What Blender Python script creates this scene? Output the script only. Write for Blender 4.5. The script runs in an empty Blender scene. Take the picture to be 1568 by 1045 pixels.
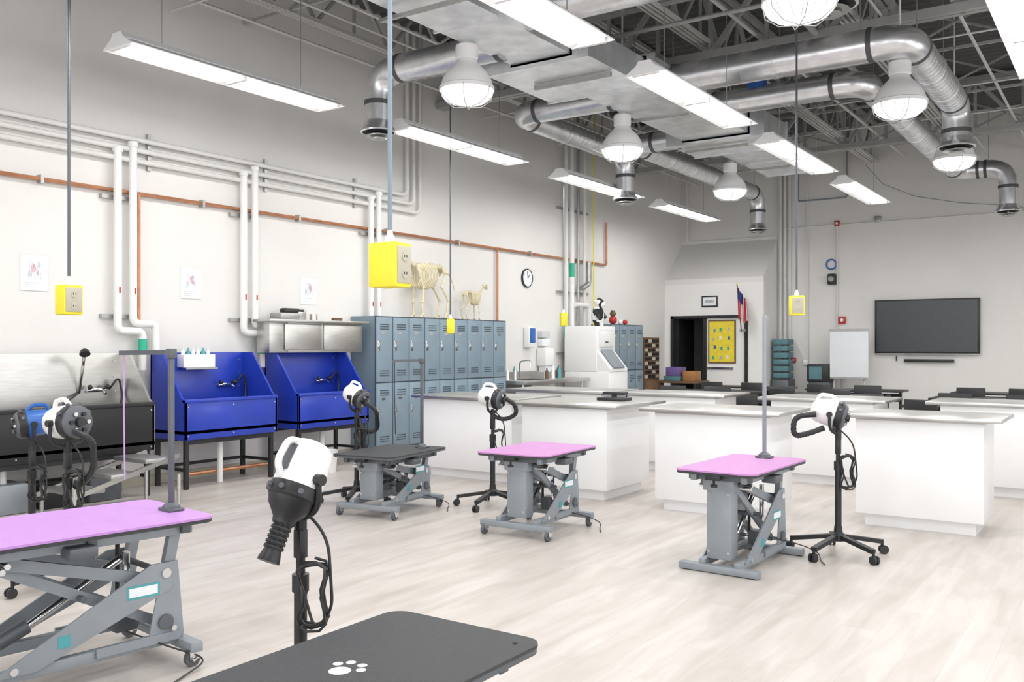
import bpy, bmesh, math, random
from mathutils import Vector, Matrix
random.seed(4)
TH=math.radians(34.33)
FW=Vector((-math.sin(TH),math.cos(TH),0)); RT=Vector((math.cos(TH),math.sin(TH),0)); UP=Vector((0,0,1))
sc=bpy.context.scene
try:
    sc.view_settings.view_transform='Standard'; sc.view_settings.look='None'
except Exception as e: print(e)
LK=.62   # overall lamp power

# ---------------- materials ----------------
def mat(name,col,rough=.5,metal=0,em=0,noise=0,nscale=8,bump=0,bscale=60,coat=0,emcol=None,stretch=None):
    m=bpy.data.materials.new(name); m.use_nodes=True
    nt=m.node_tree; b=nt.nodes['Principled BSDF']
    c=(*col,1)
    b.inputs['Base Color'].default_value=c; b.inputs['Roughness'].default_value=rough; b.inputs['Metallic'].default_value=metal
    if coat: b.inputs['Coat Weight'].default_value=coat; b.inputs['Coat Roughness'].default_value=.15
    if em:
        b.inputs['Emission Color'].default_value=(*(emcol or col),1); b.inputs['Emission Strength'].default_value=em
        try: m.cycles.emission_sampling='NONE'
        except Exception: pass
    if noise or bump:
        tc=nt.nodes.new('ShaderNodeTexCoord'); mp=nt.nodes.new('ShaderNodeMapping')
        nt.links.new(tc.outputs['Object'],mp.inputs['Vector'])
        if stretch: mp.inputs['Scale'].default_value=stretch
    if noise:
        n=nt.nodes.new('ShaderNodeTexNoise'); n.inputs['Scale'].default_value=nscale; n.inputs['Detail'].default_value=5
        nt.links.new(mp.outputs['Vector'],n.inputs['Vector'])
        r=nt.nodes.new('ShaderNodeValToRGB')
        r.color_ramp.elements[0].position=.3; r.color_ramp.elements[1].position=.7
        r.color_ramp.elements[0].color=(*[max(0,x*(1-noise)) for x in col],1)
        r.color_ramp.elements[1].color=(*[min(1,x*(1+noise)) for x in col],1)
        nt.links.new(n.outputs['Fac'],r.inputs['Fac']); nt.links.new(r.outputs['Color'],b.inputs['Base Color'])
    if bump:
        n2=nt.nodes.new('ShaderNodeTexNoise'); n2.inputs['Scale'].default_value=bscale
        nt.links.new(mp.outputs['Vector'],n2.inputs['Vector'])
        bp=nt.nodes.new('ShaderNodeBump'); bp.inputs['Strength'].default_value=bump; bp.inputs['Distance'].default_value=.01
        nt.links.new(n2.outputs['Fac'],bp.inputs['Height']); nt.links.new(bp.outputs['Normal'],b.inputs['Normal'])
    return m
WALL=mat('wall_paint',(.785,.768,.745),.85,noise=.02,nscale=1.2,bump=.12,bscale=90)
WHITEW=mat('white_paint',(.86,.85,.83),.6,noise=.01,nscale=3)
LAM=mat('white_laminate',(.90,.90,.91),.35,noise=.01,nscale=4)
STEEL=mat('brushed_steel',(.58,.57,.55),.34,1,noise=.08,nscale=6,stretch=(1,1,14))
STEELD=mat('steel_dull',(.45,.45,.44),.45,.9,noise=.1,nscale=8)
GALV=mat('galvanized_sheet',(.82,.84,.86),.36,.8,noise=.12,nscale=5,bump=.1,bscale=25)
GALV2=mat('galvanized_spiral',(.80,.81,.83),.30,.92,noise=.10,nscale=7)
GALVD=mat('duct_collar',(.12,.12,.13),.5,.4,noise=.1)
CHROME=mat('chrome',(.75,.75,.76),.15,1,noise=.02)
COPPER=mat('copper_pipe_metal',(.52,.24,.13),.4,.55,noise=.18,nscale=9)
PIPEW=mat('pipe_white_jacket',(.86,.85,.83),.5,noise=.02)
CONDUIT=mat('conduit_painted',(.76,.75,.73),.5,noise=.03)
BLACKP=mat('black_plastic',(.02,.02,.022),.4,noise=.2)
BLACKM=mat('black_steel',(.03,.03,.033),.45,.3,noise=.2)
DARK=mat('dark_gap',(.01,.01,.012),.8,noise=.1)
GREYP=mat('grey_powdercoat',(.29,.32,.35),.45,.2,noise=.05)
GREYD=mat('grey_dark_powdercoat',(.12,.13,.145),.45,.3,noise=.08)
PURP=mat('purple_mat',(.54,.27,.66),.5,noise=.03,nscale=30,bump=.2,bscale=300)
PINK=mat('pink_mat',(.53,.24,.52),.5,noise=.03,nscale=30,bump=.2,bscale=300)
BLKMAT=mat('black_rubber_mat',(.04,.042,.046),.5,noise=.12,nscale=60,bump=.4,bscale=350)
BLUE=mat('blue_polyethylene',(.014,.045,.42),.35,noise=.1,nscale=4,coat=.2)
LOCK=mat('locker_blue_grey',(.23,.31,.37),.45,.1,noise=.04)
LOCKD=mat('locker_gap',(.06,.08,.10),.6,noise=.1)
YEL=mat('yellow_reel_box',(.90,.78,.04),.45,noise=.04)
WPL=mat('white_plastic',(.87,.87,.86),.3,noise=.01,coat=.2)
TEAL=mat('teal_plastic',(.08,.35,.38),.5,noise=.1)
TEALD=mat('teal_grey_tray',(.10,.22,.25),.5,noise=.1)
GREEN=mat('green_label',(.03,.45,.28),.5,noise=.05)
RED=mat('red_paint',(.50,.03,.03),.4,noise=.05)
BLUEM=mat('blue_plastic',(.03,.13,.45),.35,noise=.05)
BONE=mat('bone',(.74,.67,.47),.6,noise=.08,nscale=20)
PAPER=mat('paper',(.82,.85,.88),.8,noise=.01)
PAPER2=mat('paper_edge',(.62,.63,.64),.8,noise=.01)
TEXTG=mat('print_grey',(.45,.47,.5),.8,noise=.3,nscale=60)
PALEG=mat('print_pale_blue',(.60,.64,.70),.8,noise=.2,nscale=60)
REDPR=mat('print_rose',(.64,.42,.44),.8,noise=.3,nscale=60)
YPOST=mat('yellow_poster_print',(.85,.68,.05),.7,noise=.1,nscale=14)
SCREEN=mat('tv_screen',(.055,.06,.066),.3,noise=.05)
TREE=mat('joist_paint',(.42,.42,.41),.55,.2,noise=.06)
TREEL=mat('joist_chord',(.66,.65,.63),.5,.1,noise=.05)
DECK=mat('roof_deck',(.12,.12,.12),.7,.1,noise=.08,nscale=2)
FIXW=mat('fixture_white',(.88,.88,.88),.4,noise=.01)
TUBE=mat('fluorescent_tube',(1,1,.98),.4,em=6,emcol=(1,.99,.96))
LENS=mat('lamp_lens',(.95,.95,.95),.2,em=1.7,emcol=(1,1,.99))
GLOWP=mat('unseen_window_glow',(1,1,1),.5,em=2.0,emcol=(.92,.96,1))  # glowing panes of out-of-view windows; the rear ones are added for fill
BROWN=mat('brown_wood',(.16,.09,.05),.5,noise=.2)
CREAM=mat('cream_grille',(.50,.47,.38),.6,noise=.06)
LILAC=mat('lilac_strap',(.55,.35,.6),.7,noise=.1)
RODB=mat('reel_rod',(.22,.28,.34),.5,noise=.05)
BLKWHT=mat('cow_print',(.5,.5,.5),.7)
nt=BLKWHT.node_tree; n=nt.nodes.new('ShaderNodeTexNoise'); n.inputs['Scale'].default_value=7; tcx=nt.nodes.new('ShaderNodeTexCoord')
nt.links.new(tcx.outputs['Object'],n.inputs['Vector'])
r=nt.nodes.new('ShaderNodeValToRGB'); r.color_ramp.interpolation='CONSTANT'; r.color_ramp.elements[0].color=(.01,.01,.01,1); r.color_ramp.elements[1].color=(.85,.85,.85,1); r.color_ramp.elements[1].position=.55
nt.links.new(n.outputs['Fac'],r.inputs['Fac']); nt.links.new(r.outputs['Color'],nt.nodes['Principled BSDF'].inputs['Base Color'])
PERF=mat('perforated_black',(.03,.03,.03),.4,.3)
nt=PERF.node_tree; v=nt.nodes.new('ShaderNodeTexVoronoi'); v.inputs['Scale'].default_value=24; v.inputs['Randomness'].default_value=0; tcx=nt.nodes.new('ShaderNodeTexCoord')
nt.links.new(tcx.outputs['Object'],v.inputs['Vector'])
r=nt.nodes.new('ShaderNodeValToRGB'); r.color_ramp.interpolation='CONSTANT'; r.color_ramp.elements[0].color=(.20,.19,.18,1); r.color_ramp.elements[1].color=(.024,.024,.026,1); r.color_ramp.elements[1].position=.36
nt.links.new(v.outputs['Distance'],r.inputs['Fac']); nt.links.new(r.outputs['Color'],nt.nodes['Principled BSDF'].inputs['Base Color'])
# floor
FLOOR=bpy.data.materials.new('whitewashed_plank_floor'); FLOOR.use_nodes=True
nt=FLOOR.node_tree; b=nt.nodes['Principled BSDF']; L=nt.links.new
tc=nt.nodes.new('ShaderNodeTexCoord'); mp=nt.nodes.new('ShaderNodeMapping'); mp.inputs['Rotation'].default_value=(0,0,math.pi/2)
L(tc.outputs['Object'],mp.inputs['Vector'])
br=nt.nodes.new('ShaderNodeTexBrick'); br.inputs['Scale'].default_value=1; br.inputs['Brick Width'].default_value=1.22; br.inputs['Row Height'].default_value=.18
br.inputs['Mortar Size'].default_value=.001; br.inputs['Color1'].default_value=(.545,.50,.465,1); br.inputs['Color2'].default_value=(.60,.56,.53,1); br.inputs['Mortar'].default_value=(.47,.43,.395,1)
br.offset=.37
L(mp.outputs['Vector'],br.inputs['Vector'])
mp2=nt.nodes.new('ShaderNodeMapping'); mp2.inputs['Scale'].default_value=(5,.8,1); L(tc.outputs['Object'],mp2.inputs['Vector'])
no=nt.nodes.new('ShaderNodeTexNoise'); no.inputs['Scale'].default_value=1.8; no.inputs['Detail'].default_value=8; no.inputs['Distortion'].default_value=.7; L(mp2.outputs['Vector'],no.inputs['Vector'])
cr=nt.nodes.new('ShaderNodeValToRGB'); cr.color_ramp.elements[0].position=.3; cr.color_ramp.elements[0].color=(.86,.84,.81,1); cr.color_ramp.elements[1].position=.66; cr.color_ramp.elements[1].color=(1.07,1.07,1.07,1)
L(no.outputs['Fac'],cr.inputs['Fac'])
mx=nt.nodes.new('ShaderNodeMix'); mx.data_type='RGBA'; mx.blend_type='MULTIPLY'; mx.inputs[0].default_value=1
L(br.outputs['Color'],mx.inputs[6]); L(cr.outputs['Color'],mx.inputs[7]); L(mx.outputs[2],b.inputs['Base Color'])
b.inputs['Roughness'].default_value=.36
bp=nt.nodes.new('ShaderNodeBump'); bp.inputs['Strength'].default_value=.06; L(no.outputs['Fac'],bp.inputs['Height']); L(bp.outputs['Normal'],b.inputs['Normal'])

# ---------------- mesh builder ----------------
def perp(d):
    d=Vector(d).normalized()
    a=Vector((0,0,1)) if abs(d.z)<.9 else Vector((1,0,0))
    x=d.cross(a).normalized(); return x,d.cross(x).normalized()
def fillet(pts,r,n=6):
    pts=[Vector(p) for p in pts]
    if r<=0 or len(pts)<3: return pts
    out=[pts[0]]
    for i in range(1,len(pts)-1):
        a,b,c=pts[i-1],pts[i],pts[i+1]
        r1=min(r,(a-b).length*.49,(c-b).length*.49)
        p=b+(a-b).normalized()*r1; q=b+(c-b).normalized()*r1
        for k in range(n+1):
            t=k/n; out.append(p*(1-t)**2+b*2*t*(1-t)+q*t*t)
    out.append(pts[-1]); return out
class MB:
    def __init__(s,name): s.name=name;s.v=[];s.f=[];s.mi=[];s.mats=[]
    def m(s,mt):
        if mt not in s.mats: s.mats.append(mt)
        return s.mats.index(mt)
    def add(s,vs,fs,mt,M=None):
        o=len(s.v); k=s.m(mt)
        for p in vs:
            p=Vector(p); s.v.append(M@p if M else p)
        for f in fs: s.f.append([i+o for i in f]); s.mi.append(k)
    def box(s,a,b,mt,bev=0,M=None):
        a,b=[min(a[i],b[i]) for i in range(3)],[max(a[i],b[i]) for i in range(3)]
        if bev>0:
            bm=bmesh.new(); bmesh.ops.create_cube(bm,size=1)
            for v in bm.verts: v.co=Vector([(a[i]+b[i])/2+v.co[i]*(b[i]-a[i]) for i in range(3)])
            bmesh.ops.bevel(bm,geom=bm.edges[:],offset=bev,segments=2,affect='EDGES',profile=.5)
            bm.verts.index_update()
            s.add([v.co.copy() for v in bm.verts],[[v.index for v in f.verts] for f in bm.faces],mt,M); bm.free()
        else:
            vs=[(x,y,z) for x in(a[0],b[0]) for y in(a[1],b[1]) for z in(a[2],b[2])]
            s.add(vs,[(0,1,3,2),(4,6,7,5),(0,4,5,1),(2,3,7,6),(0,2,6,4),(1,5,7,3)],mt,M)
    def bar(s,p,q,w,h,mt):
        p,q=Vector(p),Vector(q); d=(q-p); l=d.length
        if l<1e-6:return
        d.normalize()
        up=Vector((0,0,1)) if abs(d.z)<.95 else Vector((0,1,0))
        x=d.cross(up).normalized(); y=x.cross(d)
        vs=[];
        for e in(p,q):
            for (i,j) in((-1,-1),(1,-1),(1,1),(-1,1)): vs.append(e+x*i*w/2+y*j*h/2)
        s.add(vs,[(0,1,2,3),(7,6,5,4),(0,4,5,1),(1,5,6,2),(2,6,7,3),(3,7,4,0)],mt)
    def lathe(s,o,d,prof,mt,seg=20):
        o=Vector(o); d=Vector(d).normalized(); x,y=perp(d); vs=[];fs=[]
        for (t,r) in prof:
            for k in range(seg):
                a=2*math.pi*k/seg; vs.append(o+d*t+(x*math.cos(a)+y*math.sin(a))*max(r,1e-4))
        n=len(prof)
        for i in range(n-1):
            for k in range(seg):
                k2=(k+1)%seg; fs.append((i*seg+k,i*seg+k2,(i+1)*seg+k2,(i+1)*seg+k))
        fs.append(list(range(seg))[::-1]); fs.append([(n-1)*seg+k for k in range(seg)])
        s.add(vs,fs,mt)
    def cyl(s,p,q,r,mt,seg=12,r2=None):
        p,q=Vector(p),Vector(q); s.lathe(p,q-p,[(0,r),((q-p).length,r if r2 is None else r2)],mt,seg)
    def ball(s,c,r,mt,seg=14,sx=(1,1,1)):
        c=Vector(c); n=8; vs=[];fs=[]
        for i in range(n+1):
            ph=math.pi*i/n
            for k in range(seg):
                a=2*math.pi*k/seg; vs.append(c+Vector((r*sx[0]*math.sin(ph)*math.cos(a),r*sx[1]*math.sin(ph)*math.sin(a),r*sx[2]*math.cos(ph))))
        for i in range(n):
            for k in range(seg):
                k2=(k+1)%seg; fs.append((i*seg+k,(i+1)*seg+k,(i+1)*seg+k2,i*seg+k2))
        s.add(vs,fs,mt)
    def tube(s,pts,r,mt,seg=10,fil=0,fn=6,ring=None):
        P=fillet(pts,fil,fn); n=len(P); vs=[];fs=[]
        t0=(P[1]-P[0]).normalized(); x,_=perp(t0)
        for i in range(n):
            t=(P[min(i+1,n-1)]-P[max(i-1,0)])
            if t.length<1e-7: t=t0
            t=t.normalized(); x=(x-t*x.dot(t)); x=x.normalized() if x.length>1e-6 else perp(t)[0]; y=t.cross(x)
            rr=r[i*(len(r)-1)//max(n-1,1)] if isinstance(r,(list,tuple)) else r
            if ring and i%2: rr*=ring
            for k in range(seg):
                a=2*math.pi*k/seg; vs.append(P[i]+(x*math.cos(a)+y*math.sin(a))*rr)
        for i in range(n-1):
            for k in range(seg):
                k2=(k+1)%seg; fs.append((i*seg+k,i*seg+k2,(i+1)*seg+k2,(i+1)*seg+k))
        fs.append(list(range(seg))[::-1]); fs.append([(n-1)*seg+k for k in range(seg)])
        s.add(vs,fs,mt)
    def prism(s,poly,axis,a,b,mt):
        def P(p,t):
            if axis=='x': return (t,p[0],p[1])
            if axis=='y': return (p[0],t,p[1])
            return (p[0],p[1],t)
        n=len(poly); vs=[P(p,a) for p in poly]+[P(p,b) for p in poly]
        fs=[list(range(n))[::-1],[n+i for i in range(n)]]+[(i,(i+1)%n,n+(i+1)%n,n+i) for i in range(n)]
        s.add(vs,fs,mt)
    def make(s,loc=(0,0,0),rz=0,parent=None,name=None):
        me=bpy.data.meshes.new(s.name); me.from_pydata([tuple(v) for v in s.v],[],s.f)
        for m_ in s.mats: me.materials.append(m_)
        me.polygons.foreach_set('material_index',s.mi); me.update()
        bm=bmesh.new(); bm.from_mesh(me); bmesh.ops.recalc_face_normals(bm,faces=bm.faces[:]); bm.to_mesh(me); bm.free()
        me.polygons.foreach_set('use_smooth',[True]*len(me.polygons))
        try: me.set_sharp_from_angle(angle=math.radians(32))
        except Exception: pass
        ob=bpy.data.objects.new(name or s.name,me); sc.collection.objects.link(ob)
        ob.location=loc; ob.rotation_euler=(0,0,rz)
        if parent: ob.parent=parent
        return ob
def inst(ob,loc,rz=0,name=None):
    o=bpy.data.objects.new(name or ob.name.split('.')[0],ob.data); sc.collection.objects.link(o); o.location=loc; o.rotation_euler=(0,0,rz); return o
def W(u,v,z): return Vector((-v,u,z))

XL=-8.55; YB=19.4; XR=6.0; YR=-5.0; ZC=5.95
# ---------------- room shell ----------------
b=MB('floor'); b.box((XL-.2,YR-.2,-.1),(XR+.2,23,0),FLOOR); b.make()
b=MB('wall_left'); b.box((XL-.2,YR-.2,0),(XL,YB+.2,ZC+.1),WALL); b.make()
b=MB('wall_back')
b.box((-6.42,YB,0),(XR,YB+.2,ZC+.1),WALL); b.box((XL,YB,2.3),(-6.42,YB+.2,ZC+.1),WALL); b.make()
b=MB('wall_rear')
b.box((XL,YR-.2,0),(XR,YR,1),WALL); b.box((XL,YR-.2,3.6),(XR,YR,ZC+.1),WALL)
for x0,x1 in((XL,-7),(-4,-3),(0,1),(4,XR)): b.box((x0,YR-.2,1),(x1,YR,3.6),WALL)
b.make()
b=MB('wall_right')
b.box((XR,YR,0),(XR+.2,YB+.2,1),WALL); b.box((XR,YR,3.6),(XR+.2,YB+.2,ZC+.1),WALL)
ys=[YR,-3,0,2,5,7,10,12,15,YB+.2]
for i in range(0,len(ys),2): b.box((XR,ys[i],1),(XR+.2,ys[i+1],3.6),WALL)
b.make()
k=1
def unseen_window(c0,c1,axis):
    global k
    b=MB('unseen_window_%d'%k); k+=1
    if axis=='y':
        y=YR-.1; b.box((c0,y-.02,1),(c1,y-.01,3.6),GLOWP)
        for x in (c0,(c0+c1)/2-.03,c1-.06): b.box((x,y-.01,1),(x+.06,y+.04,3.6),FIXW)
        for z in(1,2.3,3.54): b.box((c0,y-.01,z),(c1,y+.04,z+.06),FIXW)
    else:
        x=XR+.1; b.box((x+.01,c0,1),(x+.02,c1,3.6),GLOWP)
        for yy in (c0,(c0+c1)/2-.03,c1-.06): b.box((x-.04,yy,1),(x+.01,yy+.06,3.6),FIXW)
        for z in(1,2.3,3.54): b.box((x-.04,c0,z),(x+.01,c1,z+.06),FIXW)
    b.make()
for c in((-7,-4),(-3,0),(1,4)): unseen_window(*c,'y')  # rear windows are added behind the camera to bring in fill light
for c in((-3,0),(2,5),(7,10),(12,15)): unseen_window(*c,'x')
b=MB('ceiling'); vs=[];fs=[]; y=YR-.2; i=0
prof=[(0,0),(.05,.045),(.1,.045),(.15,0)]
pts=[]
while y<YB+.3:
    for dy,dz in prof: pts.append((y+dy,ZC+dz))
    y+=.2
for (yy,z) in pts: vs+= [(XL-.2,yy,z),(XR+.2,yy,z)]
for i in range(len(pts)-1): fs.append((2*i,2*i+1,2*i+3,2*i+2))
b.add(vs,fs,DECK); b.box((XL-.2,YR-.2,ZC+.06),(XR+.2,YB+.3,ZC+.2),DECK); b.make()
b=MB('baseboard_left'); b.box((XL,YR,0),(XL+.012,18.5,.1),CREAM); b.make()
b=MB('baseboard_back'); b.box((-6.35,YB-.012,0),(XR,YB,.1),CREAM); b.make()
# vestibule
b=MB('wall_vestibule')
YV=18.5; XV=-6.35
b.box((XL,YV,0),(-8.42,YV+.12,2.78),WHITEW); b.box((-6.68,YV,0),(XV,YV+.12,2.78),WHITEW); b.box((-8.42,YV,2.1),(-6.68,YV+.12,2.78),WHITEW)
b.box((XV-.12,YV+.12,0),(XV,YB,2.78),WALL)
b.prism([(YV+.12,2.78),(YB,2.78),(YB,3.64),(YV+.12,2.895)],'x',XV-.12,XV,WALL)
b.prism([(YV,2.78),(YV+.12,2.78),(YV+.12,2.895),(YB,3.64),(YB,3.75),(YV,2.89)],'x',XL,XV+.001,WALL)
b.make()
b=MB('wall_corridor'); b.box((XL-.2,22.4,0),(-5.5,22.6,3),WALL); b.box((-5.7,YB+.2,0),(-5.5,22.4,3),WALL); b.box((XL-.2,YB+.2,0),(XL,22.4,3),WALL); b.box((XL-.2,YB+.2,2.6),(-5.5,22.6,2.8),WALL); b.make()
b=MB('door_1')
for x0,x1 in((-8.42,-8.35),(-6.75,-6.68)): b.box((x0,YV-.02,0),(x1,YV+.12,2.1),BLACKM)
b.box((-8.42,YV-.02,2.04),(-6.68,YV+.12,2.1),BLACKM)
b.box((-7.62,YV+.03,0),(-6.75,YV+.08,2.04),WHITEW); b.box((-7.68,YV+.01,0),(-7.60,YV+.09,2.04),BLACKM)
b.box((-7.60,YV+.0,.95),(-7.0,YV+.03,1.0),CHROME)
b.box((-8.35,YV+.12,0),(-8.30,YV+1.0,2.04),BLACKM)
b.make()
b=MB('yellow_poster'); b.box((-7.56,YV+.005,1.08),(-6.95,YV+.028,2.0),BROWN); b.box((-7.53,YV,1.11),(-6.98,YV+.02,1.97),YPOST)
for i in range(12): 
    x=-7.48+.16*(i%3)+random.random()*.05; z=1.16+.19*(i//3)+random.random()*.05; b.box((x,YV-.004,z),(x+.05,YV+.004,z+.07),[GREEN,TEXTG,PAPER,BLUEM,TEAL][i%5])
b.make()
b=MB('notice_board'); b.box((-8.5,21.3,0),(-7.2,21.35,2.3),BLACKM); b.box((-8.3,21.28,1.15),(-7.7,21.3,1.8),BROWN)
for i in range(6): b.box((-8.26+i*.09,21.27,1.22+.1*(i%3)),(-8.19+i*.09,21.285,1.4+.12*(i%3)),[PAPER,YPOST,PAPER,RED,PAPER,YPOST][i])
b.make()
b=MB('framed_sign'); b.box((-7.7,YV-.02,2.28),(-7.34,YV,2.52),BLACKP,.004); b.box((-7.67,YV-.024,2.31),(-7.37,YV-.018,2.49),PAPER); b.box((-7.62,YV-.027,2.37),(-7.42,YV-.023,2.43),TEXTG); b.make()

# ---------------- roof structure ----------------
def joist(x,heavy=False):
    b=MB('steel_joist'); zb=5.15; zt=5.89; w=.05 if not heavy else .085
    ww=.035 if not heavy else .048
    Y0=YR+.02; Y1=YB-.02
    for dx in(-w*.7,w*.7):
        b.box((x+dx-w/2,Y0,zb-.0),(x+dx+w/2,Y1,zb+.015+.03*heavy),TREEL)
        b.box((x+dx-.005,Y0,zb),(x+dx+.005,Y1,zb+.06),TREEL)
        b.box((x+dx-w/2,Y0,zt),(x+dx+w/2,Y1,zt+.055),TREE)
    y=Y0; st=.62; up=True
    while y<Y1-st:
        p=(x,y,zb+.03) if up else (x,y,zt); q=(x,y+st,zt) if up else (x,y+st,zb+.03)
        b.bar(p,q,ww,ww,TREE)
        if up: b.bar((x,y+st,zb),(x,y+st,zt),.03,.03,TREE)
        y+=st; up=not up
    b.make()
for v in(7.8,6.1,4.4,2.7,1.0,-.7,-2.4,-4.1): joist(-v,v in(4.4,2.7,1.0))
for yy in(10.6,16.8):
    b=MB('steel_girder'); zb=4.95
    for z in(zb,5.8):
        b.box((XL+.01,yy-.09,z),(XR-.01,yy-.01,z+.09),TREE); b.box((XL+.01,yy+.01,z),(XR-.01,yy+.09,z+.09),TREE)
    x=XL+.05; up=True
    while x<XR-.7:
        p=(x,yy,zb+.05 if up else 5.85); q=(x+.7,yy,5.85 if up else zb+.05); b.bar(p,q,.06,.06,TREE); b.bar((x+.7,yy,zb),(x+.7,yy,5.85),.045,.045,TREE); x+=.7; up=not up
    b.make()
jx=[-7.8,-6.1,-4.4,-2.7,-1.0,.7,2.4,4.1]
for yy in(3.1,5.1,7.0,9.2,12.6,14.9,18.0):
    b=MB('joist_bridging'); b.bar((XL+.01,yy,5.19),(XR-.01,yy,5.19),.035,.035,TREE)
    for i in range(len(jx)-1):
        b.bar((jx[i],yy,5.18),(jx[i+1],yy,5.87),.025,.025,TREE); b.bar((jx[i],yy+.03,5.87),(jx[i+1],yy+.03,5.18),.025,.025,TREE)
    b.make()
b=MB('sprinkler_pipe')
b.tube([(-3.0,-4,5.0),(-3.0,19.3,5.0)],.035,TREE,8); b.tube([(-8.4,9.2,4.95),(5.9,9.2,4.95)],.025,TREE,8)
for y in range(0,19,3): b.cyl((-3.0,y,5),(-3.0,y,5.93),.008,TREE,6)
for x in(-7,-1.4,1): b.cyl((x,9.2,4.95),(x,9.2,4.85),.015,CHROME,8); b.cyl((x,9.2,4.845),(x,9.2,4.85),.035,CHROME,10)
b.make()
b=MB('electrical_conduit')
for x,z,r in((-8.1,5.05,.018),(-7.3,5.09,.014),(-5.9,5.05,.016),(-2.3,5.06,.016),(-1.6,5.08,.02),(-.3,5.06,.016)):
    b.tube([(x,-4.9,z),(x,19.3,z)],r,TREEL,6)
for y,z in((4.2,5.08),(6.0,5.02),(11.7,5.06),(13.9,5.03),(15.8,5.07)):
    b.tube([(-8.5,y,z),(5.9,y,z)],.012,TREEL,6)
for x in(-7.0,-3.71,-.7): b.bar((x,0,5.12),(x,19,5.12),.04,.02,TREEL)
b.make()
b=MB('cable_junction'); b.box((-3.95,10.9,4.55),(-3.75,11.05,4.8),BLUEM,.01); b.tube([(-3.85,10.97,4.8),(-3.8,11,5.1),(-3.7,11,5.2)],.012,BLUEM,6,fil=.08); b.tube([(-3.85,10.95,4.55),(-3.7,10.95,4.4),(-3.6,11.2,4.5),(-3.6,11.3,5.1)],.01,BLUEM,6,fil=.1); b.make()

# ---------------- ducts ----------------
b=MB('rectangular_duct')
def rd(v0,v1,u0,u1,z0,z1):
    b.box((-v1,u0,z0),(-v0,u1,z1),GALV)
    n=max(1,int((u1-u0)/1.2))
    for i in range(n+1):
        y=u0+(u1-u0)*i/n; b.box((-v1-.022,y-.015,z0-.022),(-v0+.022,y+.015,z1+.022),GALV)
rd(4.68,5.38,1.5,7.9,4.38,4.66); rd(4.5,5.75,7.9,9.2,4.34,4.64); rd(4.4,5.35,9.2,12.2,4.38,4.66); rd(4.2,5.6,12.2,13.2,4.35,4.68); rd(4.45,5.3,13.2,15.6,4.40,4.68)
for y in(2,4,6,8.5,10.5,12.6,14.5):
    for x in(-5.28,-4.75): b.cyl((x,y,4.6),(x,y,5.93),.008,STEELD,6)
    b.box((-5.5,y-.02,4.30 if y!=8.5 else 4.28),(-4.55,y+.02,4.33),STEELD)
b.make()
def rduct(pts,r,diff=True,fil=.32):
    b=MB('round_duct'); P=[Vector(p) for p in pts]
    b.tube(P,r,GALV2,20,fil=fil,fn=8)
    for i in range(len(P)-1):
        d=(P[i+1]-P[i]); l=d.length; d.normalize()
        cuts=[.04] if i==0 else [fil+.02]
        if i<len(P)-2: cuts.append(l-fil-.02)
        t=fil+.9
        while t<l-fil-.4: cuts.append(t); t+=.9
        for j,t in enumerate(cuts):
            if t<l: b.cyl(P[i]+d*(t-.025),P[i]+d*(t+.025),r*1.05,GALVD if j<2 else GALV2,20)
        t=.15
        while t<l-.1:
            b.cyl(P[i]+d*(t-.004),P[i]+d*(t+.004),r*1.012,GALV2,20) if t>fil and t<l-fil else None
            t+=.12
        if abs(d.z)<.5:
            t=.5
            while t<l: b.cyl(P[i]+d*t+UP*r,Vector((P[i].x+d.x*t,P[i].y+d.y*t,5.93)),.005,STEELD,5); t+=1.6
    if diff:
        e=P[-1]; b.lathe(e+UP*.0,(0,0,-1),[(-.06,r*1.05),(0,r*1.1),(.05,r*1.35),(.06,r*1.35),(.065,r*1.25)],GALV2,24)
        b.cyl(e-UP*.10,e-UP*.11,r*.95,STEELD,20); b.cyl(e-UP*.13,e-UP*.14,r*.6,STEELD,20); b.cyl(e-UP*.0,e-UP*.14,.015,STEELD,6)
        b.cyl(e-UP*.062,e-UP*.066,r*1.2,DARK,20)
    b.make()
Z=4.5
rduct([W(7.6,5.3,Z),W(7.6,7.0,Z),W(7.6,7.0,3.9)],.15)
rduct([W(10,5.3,Z),W(10,6.75,Z),W(13.1,6.75,Z),W(13.1,6.75,3.85)],.15)
rduct([W(12.5,5.5,Z),W(12.5,6.3,Z),W(18.0,6.3,Z),W(18.0,6.3,3.85)],.15)
rduct([W(7.1,4.75,4.55),W(7.1,1.93,4.55),W(7.1,1.93,4.10)],.16)
rduct([W(9.8,4.45,Z+.03),W(9.8,1.9,Z+.03),W(12.85,1.9,Z+.03),W(12.85,1.9,4.05)],.17)
rduct([W(11.0,4.45,Z),W(11.0,2.6,Z),W(17.6,2.6,Z),W(17.6,1.8,Z),W(17.6,1.8,3.8)],.15)

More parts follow.
